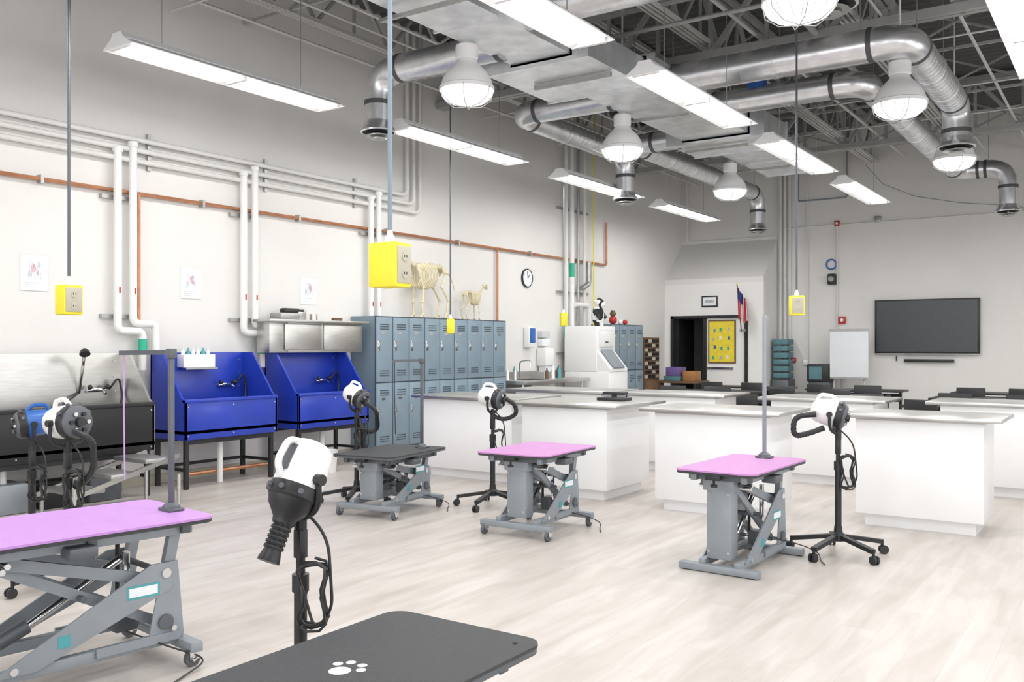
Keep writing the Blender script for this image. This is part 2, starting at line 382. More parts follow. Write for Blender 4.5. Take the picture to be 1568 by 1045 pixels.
# ---------------- lights ----------------
def fluor():
    b=MB('fluorescent_fixture'); L=1.22
    b.prism([(-.06,.12),(.06,.12),(.09,.075),(.08,.05),(-.08,.05),(-.09,.075)],'y',-L,L,FIXW)
    for s in(-1,1):
        b.add([(s*.085,-L,.06),(s*.20,-L,.0),(s*.20,L,.0),(s*.085,L,.06),(s*.085,-L,.07),(s*.205,-L,.008),(s*.205,L,.008),(s*.085,L,.07)],[(0,1,2,3),(7,6,5,4),(0,4,5,1),(2,6,7,3),(1,5,6,2)],FIXW)
        b.cyl((s*.085,-L+.04,.02),(s*.085,-.02,.02),.020,TUBE,10); b.cyl((s*.085,.02,.02),(s*.085,L-.04,.02),.020,TUBE,10)
    for y in(-L+.02,0,L-.02): b.box((-.13,y-.02,-.01),(.13,y+.02,.055),FIXW,.004)
    for y in(-L,L): b.prism([(-.205,0),(.205,0),(.09,.075),(.06,.12),(-.06,.12),(-.09,.075)],'y',y-.006,y+.006,FIXW)
    for y in(-.8,.8): b.cyl((0,y,.1),(0,y,2.0),.004,STEELD,5); 
    return b.make(loc=(0,0,0))
def area(loc,sx,sy,e,col=(1,1,1),rot=(0,0,0),shape='RECTANGLE'):
    l=bpy.data.lights.new('area','AREA'); l.shape=shape; l.size=sx
    if shape=='RECTANGLE': l.size_y=sy
    l.energy=e*LK; l.color=col; o=bpy.data.objects.new('fixture_light',l); sc.collection.objects.link(o); o.location=loc; o.rotation_euler=rot; return o
first=None
for v,us in((7.0,(2.1,5.65,9.15,12.7,16.1)),(3.71,(1.9,5.4,8.8,12.2,15.6)),(.7,(1.4,5.0,8.5,12.2,15.6)),(-2.6,(2,7,12,16))):
    for u in us:
        p=W(u,v,3.94)
        if first is None: first=fluor(); first.location=p
        else: inst(first,p,0,'fluorescent_fixture')
        area(p-UP*.012,.11,2.3,46,(1,.995,.985))
def hibay():
    b=MB('high_bay_lamp')
    b.lathe((0,0,-.14),(0,0,1),[(0,.02),(.005,.11),(.02,.17),(.05,.215),(.09,.245),(.14,.258)],LENS,32)
    for i in range(16):
        a=i*math.pi/8; c=math.cos(a); s=math.sin(a)
        b.tube([(c*.262,s*.262,.0),(c*.25,s*.25,-.05),(c*.218,s*.218,-.092),(c*.17,s*.17,-.122),(c*.11,s*.11,-.138)],.003,PAPER2,4)
    b.lathe((0,0,0),(0,0,1),[(-.012,.268),(.02,.268),(.03,.255),(.10,.235),(.16,.20),(.21,.15),(.25,.11),(.29,.095)],FIXW,28)
    b.lathe((0,0,.28),(0,0,1),[(0,.09),(.02,.11),(.14,.11),(.16,.08),(.2,.03)],FIXW,20)
    for a in range(6):
        c=math.cos(a*math.pi/3); s=math.sin(a*math.pi/3)
        b.tube([(c*.27,s*.27,.0),(c*.255,s*.255,-.08),(c*.15,s*.15,-.155),(0,0,-.17)],.004,STEELD,5)
    b.cyl((0,0,.46),(0,0,2.0),.012,CONDUIT,8)
    return b.make()
hb=None
for v,us in((5.35,(.2,3.6,7.06,10.3,14.0)),(2.0,(-.2,3.2,6.6,9.97,13.35)),(-1.4,(3.2,6.6,10,13.4,16.8))):
    for u in us:
        p=W(u,v,3.93)
        if hb is None: hb=hibay(); hb.location=p
        else: inst(hb,p,0,'high_bay_lamp')
        area(p-UP*.178,.24,0,36,(1,.997,.99),shape='DISK')
for c in((-7,-4),(-3,0),(1,4)): area(((c[0]+c[1])/2,YR+.05,2.3),2.9,2.5,100,(.95,.97,1),(math.radians(90),0,0)).name='unseen_window_light'  # fill lamps placed at the added rear windows
for c in((-3,0),(2,5),(7,10),(12,15)): area((XR-.05,(c[0]+c[1])/2,2.3),2.5,2.9,75,(.95,.97,1),(0,math.radians(90),0)).name='unseen_window_light'
w=bpy.data.worlds.new('world'); sc.world=w; w.use_nodes=True
w.node_tree.nodes['Background'].inputs['Color'].default_value=(.9,.95,1,1); w.node_tree.nodes['Background'].inputs['Strength'].default_value=1

# ---------------- wall pipes ----------------
xw=XL+.07
b=MB('electrical_conduit')
for i,z in enumerate((3.57,3.46,3.35)):
    x=xw
    b.tube([(x,-4.9,z),(x,9.80+.14*i,z),(x,9.80+.14*i,5.9)],.027,CONDUIT,10,fil=.12)
for y in(5.75,7.3,8.8,3.0,1.0): b.box((XL,y-.02,3.28),(XL+.04,y+.02,3.66),STEELD)
b.make()
for (u1,u2) in((5.35,5.52),(6.92,7.08),(9.03,9.18)):
    b=MB('insulated_water_pipe')
    for j,u in enumerate((u1,u2)):
        ze=1.60+.08*j; zt=(3.42,3.50)[j]
        b.tube([(xw+.03,u,zt),(xw+.03,u,ze),(xw+.03,u+.28-.02*j,ze),(xw+.03,u+.28-.02*j+.0,1.2)],.040,PIPEW,12,fil=.07)
        b.cyl((xw+.03,u,zt-.02),(xw+.03,u,zt+.03),.05,PIPEW,12)
        b.cyl((xw+.03,u+.28-.02*j,1.36),(xw+.03,u+.28-.02*j,1.52),.044,GREEN if j==0 else PIPEW,12)
        b.box((xw+.065,u-.008,1.98),(xw+.073,u+.008,2.04),RED)
    for z in(2.95,1.75): 
        b.box((XL,u1-.14,z-.02),(XL+.05,u2+.06,z+.02),STEELD)
    b.make()
b=MB('copper_pipe')
xc=XL+.05
b.tube([(xc,-4.9,3.02),(xc,15.7,3.02),(xc,15.7,3.85)],.02,COPPER,8,fil=.05)
b.tube([(xc+.0,5.62,3.02),(xc,5.62,1.7)],.016,COPPER,8); b.tube([(xc,12.03,3.02),(xc,12.03,1.1)],.018,COPPER,8)
for y in(1,3,4.6,6.4,7.8,9.4,11,13,14.6): b.box((XL,y-.015,2.98),(XL+.075,y+.015,3.06),STEELD)
b.tube([(xc+.4,5.9,.12),(xc+.4,7.4,.12),(xc+.4,7.4,.5)],.02,COPPER,8,fil=.05)
b.make()
b=MB('pipe_riser')
for u,mm,r in((14.1,CONDUIT,.035),(14.3,PIPEW,.045),(14.52,STEELD,.03),(14.75,CONDUIT,.03)):
    b.tube([(xw+.03,u,5.9),(xw+.03,u,1.0)],r,mm,10)
b.tube([(xw+.1,14.3,2.2),(xw+.1,14.8,2.2),(xw+.1,14.8,1.5)],.04,PIPEW,10,fil=.1); b.tube([(xw+.1,14.52,2.5),(xw+.1,14.8,2.6),(xw+.1,14.8,3.0)],.05,STEELD,10,fil=.1)
b.cyl((xw+.03,14.3,2.7),(xw+.03,14.3,2.95),.048,GREEN,10); b.cyl((xw+.03,14.1,1.6),(xw+.03,14.1,1.8),.04,GREEN,10)
b.tube([(xw+.03,15.1,5.9),(xw+.03,15.1,1.6)],.012,YEL,8)
for z in(1.3,2.4,3.9): b.box((XL,13.9,z),(XL+.05,15,z+.04),STEELD)
b.make()
b=MB('electrical_conduit')
for x,r in((-6.28,.035),(-6.18,.03),(-6.08,.03)): b.tube([(x,YB-.04,5.9),(x,YB-.04,.9)],r,CONDUIT,8)
b.tube([(-6.2,YB-.04,3.95),(-5.1,YB-.04,3.95),(-5.1,YB-.04,1.0)],.015,CONDUIT,8,fil=.05)
b.tube([(-5.1,YB-.04,3.95),(-1.6,YB-.04,3.95),(-1.6,YB-.04,1.0)],.015,CONDUIT,8,fil=.05)
b.tube([(-5.7,YB-.04,1.1),(-5.7,YB-.04,3.4),(-5.7,YB-.04,5.9)],.012,CONDUIT,8)
b.tube([(-8.3,YB-.04,4.6),(-8.3,YB-.04,3.8),(-6.4,YB-.04,3.8)],.015,CONDUIT,8,fil=.05)
b.tube([(-8.42,YB-.04,5.9),(-8.42,YB-.04,3.8)],.02,CONDUIT,8)
b.tube([(-5.9,YB-.04,5.9),(-5.9,YB-.04,4.5),(-4.9,YB-.04,4.5),(-4.9,YB-.04,5.9)],.015,GREYP,8,fil=.05)
b.make()
b=MB('hanging_cable'); b.tube([(-4.5,19.2,5.1),(-4.2,19.3,4.7),(-3.6,19.34,4.4),(-2.8,19.34,4.2),(-1.8,19.34,4.05),(-1.6,19.36,3.95)],.006,GREYP,6); b.make()

# ---------------- wall items ----------------
for n_,u in enumerate((4.56,6.28,8.0)):
    b=MB('anatomy_poster'); b.box((XL,u-.135,1.965),(XL+.005,u+.135,2.305),PAPER2); b.box((XL,u-.132,1.968),(XL+.008,u+.132,2.302),PAPER)
    k0=n_*.02
    # small line-art style drawing: rounded organ shape with pale strands
    b.ball((XL+.009,u-.01+k0,2.18),.026,REDPR,10,(.03,1,1.5)); b.ball((XL+.009,u+.03,2.14),.016,REDPR,10,(.03,1,1.6)); b.ball((XL+.009,u+.045-k0,2.21),.018,PALEG,10,(.03,1,1.4)); b.ball((XL+.009,u-.045,2.13),.017,PALEG,10,(.03,1,1.8))
    for i in range(5): b.bar((XL+.009,u-.06+.03*i,2.08+.01*(i%2)),(XL+.009,u-.04+.022*i,2.24),.002,.004,PALEG)
    for i in range(3): b.box((XL+.005,u-.09,2.0+.02*i),(XL+.009,u+.0+.03*i,2.006+.02*i),PAPER2)
    b.make()
b=MB('wall_clock'); c=(XL,12.95,2.6)
b.lathe(c,(1,0,0),[(0,.16),(.03,.16),(.04,.15),(.03,.14)],BLACKP,28); b.cyl((XL+.02,12.95,2.6),(XL+.031,12.95,2.6),.14,PAPER,28)
for i in range(12):
    a=i*math.pi/6; b.bar((XL+.033,12.95+.115*math.sin(a),2.6+.115*math.cos(a)),(XL+.033,12.95+.13*math.sin(a),2.6+.13*math.cos(a)),.008,.004,BLACKP)
b.bar((XL+.036,12.95,2.6),(XL+.036,12.95+.05,2.66),.01,.004,BLACKP); b.bar((XL+.036,12.95,2.6),(XL+.036,12.93,2.71),.007,.004,BLACKP); b.make()
b=MB('wall_tv'); b.box((-4.35,YB-.09,1.29),(-2.45,YB-.03,2.37),BLACKP,.01); b.box((-4.31,YB-.095,1.335),(-2.49,YB-.088,2.34),SCREEN); b.box((-3.7,YB-.03,1.5),(-3.1,YB,2.1),BLACKM)
b.box((-4.35,YB-.096,1.285),(-2.45,YB-.09,1.30),STEEL); b.make()
b=MB('soundbar'); b.box((-3.8,YB-.1,1.13),(-2.9,YB-.005,1.19),BLACKP,.01); b.cyl((-3.95,YB-.04,1.25),(-3.95,YB-.04,1.15),.01,BLACKP); b.make()
b=MB('easel_whiteboard'); cx=-4.72
for s in(-1,1): b.bar((cx+s*.32,18.75,0),(cx+s*.25,18.95,1.75),.03,.03,STEELD); b.bar((cx+s*.24,19.2,0),(cx+s*.2,18.98,1.6),.025,.025,STEELD)
b.box((cx-.37,18.78,.82),(cx+.37,18.82,1.78),PAPER,.008); b.box((cx-.38,18.775,1.74),(cx+.38,18.80,1.79),STEELD); b.box((cx-.35,18.72,.80),(cx+.35,18.80,.83),STEELD); b.make()
for nm,x,z,mm,s in(('fire_alarm_strobe',-5.0,1.98,RED,.07),('fire_alarm_pull',-5.1,3.98,RED,.05),('wall_switch_plate',-5.75,1.1,WPL,.05),('fire_pull_box',-6.0,1.15,RED,.05),('junction_box',-4.3,4.0,STEELD,.06)):
    b=MB(nm); b.box((x-s,YB-.06,z-s*1.1),(x+s,YB,z+s*1.1),mm,.008); b.cyl((x,YB-.075,z),(x,YB-.06,z),s*.5,WPL if mm is RED else mm,12); b.make()
b=MB('wall_camera'); b.box((-5.28,YB-.12,2.72),(-5.12,YB,2.94),BLACKP,.02); b.lathe((-5.2,YB-.12,2.83),(0,-1,0),[(0,.06),(.03,.055),(.035,.04)],GREYP); b.make()
b=MB('wall_bell_ring'); pts=[( -5.22+.1*math.cos(a*math.pi/10),YB-.03,3.14+.1*math.sin(a*math.pi/10)) for a in range(21)]; b.tube(pts,.014,BLUEM,8); b.box((-5.24,YB-.03,3.0),(-5.2,YB,3.05),STEELD); b.make()
b=MB('storage_tower'); b.box((-6.3,18.85,.0),(-5.95,19.3,.75),GREYD,.01)
for i in range(6): b.box((-6.28,18.87,.78+.14*i),(-5.97,19.28,.89+.14*i),TEALD,.015)
b.make()
b=MB('microwave_box'); b.box((-5.55,18.9,0),(-5.13,19.3,.72),GREYD,.01); b.box((-5.57,18.85,.72),(-5.13,19.3,1.08),BLACKP,.02); b.box((-5.52,18.84,.77),(-5.27,18.86,1.03),TEALD); b.make()
# flag
b=MB('american_flag'); fx,fy=-6.75,18.3
b.cyl((fx,fy,1.75),(fx-.02,fy-.2,2.72),.012,BROWN,8); b.box((fx-.04,fy,1.74),(fx+.04,YV,1.8),STEELD); b.ball((fx-.02,fy-.2,2.73),.02,YEL,8)
FR=mat('flag_red',(.5,.03,.05),.8,noise=.05); FWH=mat('flag_white',(.8,.8,.8),.8,noise=.02); FB=mat('flag_blue',(.03,.05,.22),.8,noise=.05)
for i in range(9):
    x0=fx-.02+.024*i; dy=.03*math.sin(i*1.9); dy2=.03*math.sin((i+1)*1.9); zt=2.66-.035*i; zb=2.0-.01*i+.05*math.sin(i)
    b.add([(x0,fy-.18+dy,zt),(x0+.024,fy-.18+dy2,zt-.035),(x0+.024,fy-.12+dy2,zb),(x0,fy-.12+dy,zb)],[(0,1,2,3)],FR if i%2==0 else FWH)
    if i<5: b.add([(x0,fy-.186+dy,zt),(x0+.024,fy-.186+dy2,zt-.035),(x0+.024,fy-.165+dy2,zt-.26),(x0,fy-.165+dy,zt-.24)],[(0,1,2,3)],FB)
b.make()

# ---------------- lockers ----------------
def lockers(u0,u1,n,z1=1.84,xf=-8.1):
    b=MB('locker_bank'); b.box((XL+.01,u0,.1),(xf-.02,u1,z1),LOCK); b.box((XL+.05,u0+.03,0),(xf-.06,u1-.03,.1),LOCKD)
    w=(u1-u0)/n; b.box((xf-.022,u0,.1),(xf-.012,u1,z1),LOCKD)
    for i in range(n):
        for (za,zb) in((.12,(z1+.1)/2-.008),((z1+.1)/2+.008,z1-.015)):
            y0=u0+w*i+.008; y1=u0+w*(i+1)-.008
            b.box((xf-.015,y0,za),(xf,y1,zb),LOCK,.004)
            for k2 in range(3):
                for zz in(zb-.10-.03*k2,za+.08+.03*k2): b.box((xf-.001,y0+.07,zz),(xf+.004,y1-.07,zz+.012),LOCKD)
            zm=(za+zb)/2+.05
            b.box((xf,y0+.02,zm-.07),(xf+.004,y0+.065,zm+.07),CHROME,.001); b.box((xf+.002,y0+.03,zm-.03),(xf+.02,y0+.055,zm+.03),CHROME,.003)
            b.box((xf,y0+.1,zb-.22),(xf+.003,y0+.17,zb-.19),CHROME)
    b.make()
lockers(8.75,11.7,9); lockers(15.15,16.5,4,1.86)

# skeletons
def skeleton(sx,loc,rz,thin=1):
    b=MB('animal_skeleton'); s=sx
    def V(x,y,z): return Vector((x*s,y*s,z*s))
    def T(pts,r,fil=0): b.tube([V(*p) for p in pts],[q*s*thin for q in r] if isinstance(r,list) else r*s*thin,BONE,7,fil=fil*s)
    sp=[(-.42,0,.70),(-.3,0,.74),(-.1,0,.75),(.1,0,.74),(.25,0,.72),(.38,0,.80),(.47,0,.92)]
    T(sp,.016,.06)
    for i in range(34):
        t=i/33*(len(sp)-1); k=min(int(t),len(sp)-2); f=t-k
        p=V(*sp[k]).lerp(V(*sp[k+1]),f)
        b.ball(p,.021*s*thin,BONE,6,(.7,1.1,1)); b.bar(p,p+V(-.01,0,.045),.006*s,.012*s,BONE)
    for i in range(12):
        x=-.12+.033*i; dep=.22+.08*math.sin(i/11*math.pi*.6+.6)
        for sg in(-1,1):
            T([(x,0,.74),(x-.01,sg*.085,.72),(x-.03,sg*.105,.72-dep*.5),(x-.0,sg*.05,.72-dep),(x+.02,0,.72-dep-.01)],.0075,.05)
    T([(-.08,0,.47),(.28,0,.46)],.012)
    T([(-.42,0,.70),(-.52,0,.66),(-.62,0,.52),(-.66,0,.40)],[.012,.010,.008,.005],.06)
    b.ball(V(.52,0,.97),.062*s,BONE,12,(1.15,.85,.95)); b.tube([V(.54,0,.96),V(.62,0,.935),V(.70,0,.905)],[.045*s,.036*s,.02*s],BONE,8)
    T([(.50,.035,.91),(.60,.02,.88),(.68,.0,.87)],.01); T([(.50,-.035,.91),(.60,-.02,.88),(.68,0,.87)],.01)
    for sg in(-1,1):
        b.ball(V(.575,sg*.04,.975),.017*s,DARK,8)
        y=sg*.08
        T([(.28,y*.8,.74),(.22,y,.58)],.020); b.prism([(.30*s,.75*s),(.20*s,.74*s),(.22*s,.57*s)],'y',(y-.005)*s,(y+.005)*s,BONE)
        T([(.22,y,.58),(.16,y,.42),(.19,y,.22),(.18,y,.05),(.23,y,.012)],.014,0)
        T([(.14,y,.45),(.17,y*1.1,.22)],.008)
        for q in((.22,.58),(.16,.42),(.19,.22),(.18,.05)): b.ball(V(q[0],y,q[1]),.022*s*thin,BONE,8)
        b.prism([(-.28*s,.76*s),(-.44*s,.68*s),(-.36*s,.62*s)],'y',(y*.6-.006)*s,(y*.6+.006)*s,BONE)
        T([(-.36,y*.8,.66),(-.25,y,.45),(-.40,y,.27),(-.36,y,.06),(-.31,y,.012)],.015,0); T([(-.24,y,.44),(-.39,y*1.1,.27)],.007)
        T([(-.40,y,.27),(-.44,y,.29)],.012)
        for q in((-.36,.66),(-.25,.45),(-.40,.27),(-.36,.06)): b.ball(V(q[0],y,q[1]),.023*s*thin,BONE,8)
        for x in(.23,-.31):
            for dy in(-.015,0,.015): T([(x-.03,y+dy,.02),(x+.03,y+dy*1.4,.008)],.006)
    b.box(V(-.5,-.13,-.0),V(.42,.13,.008),BROWN)
    b.make(loc,rz)
skeleton(1.0,(-8.3,10.0,1.84),math.pi*1.5,1.15)
skeleton(.56,(-8.3,11.1,1.84),math.pi/2,1.2)

# ---------------- tubs ----------------
def tub(u0,u1,mt,frontmat,frame,zr=.895,zb=.5,ztop=1.38,rim=None):
    b=MB('dog_wash_tub'); xb=XL+.13; xf=-7.85; t=.025; rim=rim or mt
    b.box((xb,u0,zb),(xb+t,u1,ztop),mt,.004)
    sp=[(xb,zb),(xf,zb),(xf,zr),(xf-.06,zr+.03),(xb+.18,ztop),(xb,ztop)]
    for y in(u0,u1-t): b.prism([(p[0],p[1]) for p in sp],'y',y,y+t,mt)
    b.box((xf-t,u0,zb),(xf,u1,zr),frontmat,.004); b.box((xb,u0,zb+.06),(xf,u1,zb+.09),mt); b.box((xf-.045,u0,zr-.02),(xf+.015,u1,zr+.015),rim,.006)
    for y in(u0+.04,(u0+u1)/2,u1-.04):
        for z in(zb+.04,zr-.06): b.cyl((xf,y,z),(xf+.006,y,z),.009,CHROME,8)
    for z in(1.0,1.15,1.3): b.cyl((xb+t,u1-.08,z),(xb+t+.006,u1-.08,z),.01,CHROME,8); b.cyl((xb+t,u0+.08,z),(xb+t+.006,u0+.08,z),.01,CHROME,8)
    for y in(u0+.05,u1-.05):
        for x in(xb+.05,xf-.05): b.box((x-.02,y-.02,0),(x+.02,y+.02,zb),frame)
        b.box((xb+.05,y-.015,.18),(xf-.05,y+.015,.21),frame)
    for x in(xb+.05,xf-.05): b.box((x-.015,u0+.05,zb-.05),(x+.015,u1-.05,zb),frame); 
    b.box((xb+.035,u0+.05,.18),(xb+.065,u1-.05,.21),frame)
    ym=u1-.28
    b.tube([(xb+t,ym,1.02),(xb+.12,ym,1.03),(xb+.2,ym,.99)],.014,CHROME,8,fil=.04); b.box((xb+t,ym-.1,1.0),(xb+.06,ym+.1,1.04),CHROME,.008)
    for s in(-1,1): b.ball((xb+.08,ym+s*.09,1.05),.025,BLACKP,8)
    b.tube([(xb+.06,ym+.12,1.02),(xb+.1,ym+.2,1.15),(xb+.1,ym+.24,.95),(xb+.2,ym+.1,.7),(xb+.3,ym-.1,.62)],.01,BLACKP,6,fil=.06)
    b.cyl((xb+.35,(u0+u1)/2,zb+.06),(xb+.35,(u0+u1)/2,.0),.03,PIPEW,10)
    b.make()
tub(5.70,6.89,BLUE,BLUE,BLACKM); tub(7.2,8.35,BLUE,BLUE,BLACKM); tub(2.7,5.36,STEEL,PERF,BLACKM,zb=.44,rim=BLACKM)
b=MB('shampoo_caddy')
b.box((-8.42,6.0,1.22),(-8.28,6.4,1.36),WPL,.008); b.box((-8.30,6.0,1.20),(-8.24,6.4,1.22),CHROME)
for i in range(6): b.lathe((-8.35,6.04+.063*i,1.34),(0,0,1),[(0,.022),(.05,.022),(.06,.01),(.09,.01)],[WPL,TEAL,PAPER][i%3],10)
b.make()
b=MB('steel_wall_cabinet'); b.box((XL+.13,7.36,1.37),(-8.2,8.6,1.74),STEEL,.006); b.box((XL+.005,7.62,1.37),(XL+.13,8.6,1.74),STEEL)
b.box((-8.42,7.08,1.37),(-8.2,7.36,1.74),STEEL,.006)
for y0,y1 in((7.3,7.88),(7.92,8.55)): b.box((-8.2,y0,1.40),(-8.185,y1,1.71),STEEL,.01)
b.box((-8.42,7.02,1.73),(-8.12,8.65,1.76),STEEL,.004); b.make()
b=MB('countertop_appliances'); b.box((-8.40,7.25,1.76),(-8.2,7.55,1.84),STEELD,.02); b.box((-8.4,7.6,1.76),(-8.3,7.75,1.9),STEEL,.02); b.box((-8.4,7.4,1.84),(-8.3,7.72,1.9),BLACKP,.02); b.cyl((-8.35,7.9,1.76),(-8.35,7.9,1.84),.05,STEEL); b.cyl((-8.3,8.25,1.76),(-8.3,8.25,1.80),.07,BROWN); b.make()
b=MB('folding_ramp_steps')
for i in range(3):
    b.box((-7.75,4.2+i*.33,.20+.10*i),(-7.25,4.48+i*.33,.24+.10*i),STEELD,.01)
for y in(4.2,5.2):
    for x in(-7.75,-7.25): b.cyl((x,y,0),(x,y,.28),.018,STEEL,8)
for x in(-7.75,-7.25): b.bar((x,4.15,.18),(x,5.2,.45),.03,.04,STEEL)
b.make()
b=MB('white_bucket'); b.lathe((-7.7,7.5,0),(0,0,1),[(0,.1),(.24,.125),(.25,.13),(.25,.12),(.02,.095)],WPL,20); b.make()
b=MB('storage_bins'); 
for i in range(5): b.box((-8.28,3.0+.44*i,0),(-7.95,3.32+.44*i,.20+.03*(i%3)),[GREYD,BROWN,GREYP,BLACKP,GREYD][i],.02)
b.make()
b=MB('shower_wand'); b.tube([(-8.38,4.9,1.0),(-8.3,4.9,1.3),(-8.2,4.85,1.42)],.015,CHROME,8,fil=.05); b.lathe((-8.2,4.85,1.42),(.5,-.2,-.8),[(0,.02),(.03,.045),(.06,.05)],BLACKP,12)
b.tube([(-8.38,4.9,1.0),(-8.3,4.7,.9),(-8.2,4.6,.7)],.01,BLACKP,6); b.make()

# ---------------- counters ----------------
def counter(v0,v1,u0,u1,z=.9,oh=.13):
    b=MB('island_counter')
    b.box((-v1,u0,.1),(-v0,u1,z-.03),LAM,.003); b.box((-v1+.06,u0+.06,0),(-v0-.06,u1-.06,.1),LAM)
    b.box((-v1-oh,u0-.06,z-.03),(-v0+oh,u1+.12,z),STEEL,.004)
    b.box((-v1-.001,u0-.001,z-.045),(-v0+.001,u1+.001,z-.03),STEELD)
    b.make()
for c in((5.42,6.62,7.93,8.6),(4.06,5.0,7.5,8.4),(2.52,3.52,7.4,8.1),(.95,1.88,7.69,8.3)): counter(*c)
for c in((5.35,6.6,9.75,10.4),(3.9,5.0,9.75,10.4),(2.2,3.25,9.7,10.35),(.4,1.6,9.85,10.5),(-1.2,0,9.85,10.5),(-.9,.2,7.69,8.3)): counter(*c)
b=MB('black_tablet_stand'); b.box((-4.5,8.1,.9),(-4.2,8.3,.93),BLACKP,.008); b.bar((-4.35,8.2,.92),(-4.35,8.2,.98),.04,.04,BLACKP); b.box((-4.47,8.17,.96),(-4.22,8.25,.985),BLACKP,.005); b.make()
b=MB('steel_sink_counter'); b.box((XL+.01,11.85,.84),(-7.85,13.9,.9),STEEL,.006); b.box((XL+.01,11.85,.9),(XL+.03,13.9,1.02),STEEL)
b.box((-8.4,12.2,.62),(-7.95,12.9,.84),STEEL,.01); b.box((-8.36,12.24,.895),(-7.99,12.86,.902),DARK)
for y in(11.95,13.8):
    for x in(-8.45,-7.95): b.cyl((x,y,0),(x,y,.84),.02,STEEL,8)
b.box((-8.45,11.95,.25),(-7.95,13.8,.28),STEEL)
b.tube([(-8.42,12.55,.9),(-8.42,12.55,1.2),(-8.2,12.55,1.22),(-8.2,12.55,1.1)],.013,CHROME,8,fil=.07); b.make()
b=MB('blue_soap_dispenser'); b.box((XL,12.85,1.42),(XL+.12,13.07,1.78),WPL,.03); b.box((XL+.1,12.88,1.5),(XL+.135,13.04,1.75),BLUEM,.015); b.make()
b=MB('paper_towel_dispenser'); b.box((XL,13.25,1.1),(XL+.2,13.55,1.42),WPL,.03); b.box((XL+.03,13.3,1.0),(XL+.18,13.5,1.1),PAPER); b.make()
b=MB('glove_boxes'); 
for i in range(2): b.box((XL,13.3+.0*i,1.45+.14*i),(XL+.1,13.55,1.57+.14*i),[PAPER,PAPER2][i],.005)
b.make()
b=MB('counter_supplies')
for i in range(9):
    y=11.95+.1*i*1.0; b.lathe((-8.25+.08*(i%2),y if y<12.15 else y+.75,.9),(0,0,1),[(0,.03),(.12+.02*(i%3),.03),(.15+.02*(i%3),.012),(.18+.02*(i%3),.012)],[WPL,STEEL,TEAL,BROWN,PAPER][i%5],10)
b.make()
b=MB('ice_machine')
b.box((-8.4,13.95,.03),(-7.5,14.65,1.0),WPL,.02); b.box((-8.4,13.95,1.0),(-7.75,14.65,1.80),WPL,.02)
b.prism([(-7.75,1.0),(-7.5,1.0),(-7.5,1.05),(-7.75,1.35)],'y',13.97,14.63,WPL)
b.box((-7.755,14.05,1.42),(-7.74,14.55,1.74),PAPER2,.004); b.box((-7.745,14.07,1.44),(-7.735,14.53,1.72),WPL,.003); b.prism([(-7.75,1.37),(-7.49,1.06),(-7.48,1.08),(-7.74,1.39)],'y',14.1,14.5,GREYP)
b.box((-7.735,14.25,1.5),(-7.73,14.35,1.53),GREYD)
for y in(14.05,14.55):
    for x in(-8.3,-7.6): b.cyl((x,y,0),(x,y,.04),.025,BLACKP,8)
b.make()
b=MB('mail_organizer'); b.box((-8.5,16.6,0),(-8.05,17.35,.75),BROWN,.01)
b.box((-8.5,16.62,.75),(-8.15,17.33,1.62),BROWN)
for i in range(4):
    for j in range(9): b.box((-8.16,16.65+.17*i,.80+.09*j),(-8.14,16.79+.17*i,.86+.09*j),DARK if (i+j)%3 else CREAM)
b.make()
b=MB('side_table_with_boxes'); b.box((-8.0,17.0,.7),(-7.2,17.7,.74),BROWN,.005)
for y in(17.05,17.65):
    for x in(-7.95,-7.25): b.box((x-.02,y-.02,0),(x+.02,y+.02,.7),BLACKM)
b.box((-7.95,17.1,.74),(-7.6,17.5,.84),TEALD,.01); b.box((-7.9,17.1,.84),(-7.6,17.45,1.02),mat('purple_box',(.15,.10,.28),.5,noise=.1),.01); b.box((-7.55,17.15,.74),(-7.3,17.5,.94),mat('orange_box',(.4,.18,.06),.5,noise=.1),.01); b.make()
b=MB('cow_figurine'); cx,cy,cz=-8.0,14.45,1.80
b.ball((cx,cy,cz+.2),.13,BLKWHT,14,(.9,.8,1.4)); b.ball((cx+.03,cy,cz+.42),.09,BLKWHT,12,(1,.9,1)); b.ball((cx+.1,cy,cz+.39),.05,WPL,10)
for s in(-1,1):
    b.ball((cx,cy+s*.1,cz+.45),.04,BLKWHT,8,(.5,1.2,.5)); b.tube([(cx,cy+s*.05,cz+.48),(cx,cy+s*.07,cz+.55)],[.015,.006],BONE,6)
    b.tube([(cx,cy+s*.1,cz+.28),(cx+.1,cy+s*.13,cz+.15)],.035,BLACKP,8); b.tube([(cx+.02,cy+s*.07,cz+.1),(cx+.03,cy+s*.08,cz)],.045,BLKWHT,8)
b.make()
b=MB('plush_toy'); cx,cy,cz=-8.2,15.4,1.86
b.ball((cx,cy,cz+.08),.08,RED,10); b.ball((cx,cy,cz+.2),.06,BROWN,10); b.ball((cx,cy+.3,cz+.05),.05,WPL,10); b.ball((cx,cy+.5,cz+.05),.05,RED,10)
for s in(-1,1): b.ball((cx,cy+s*.05,cz+.25),.02,BROWN,8)
b.make()

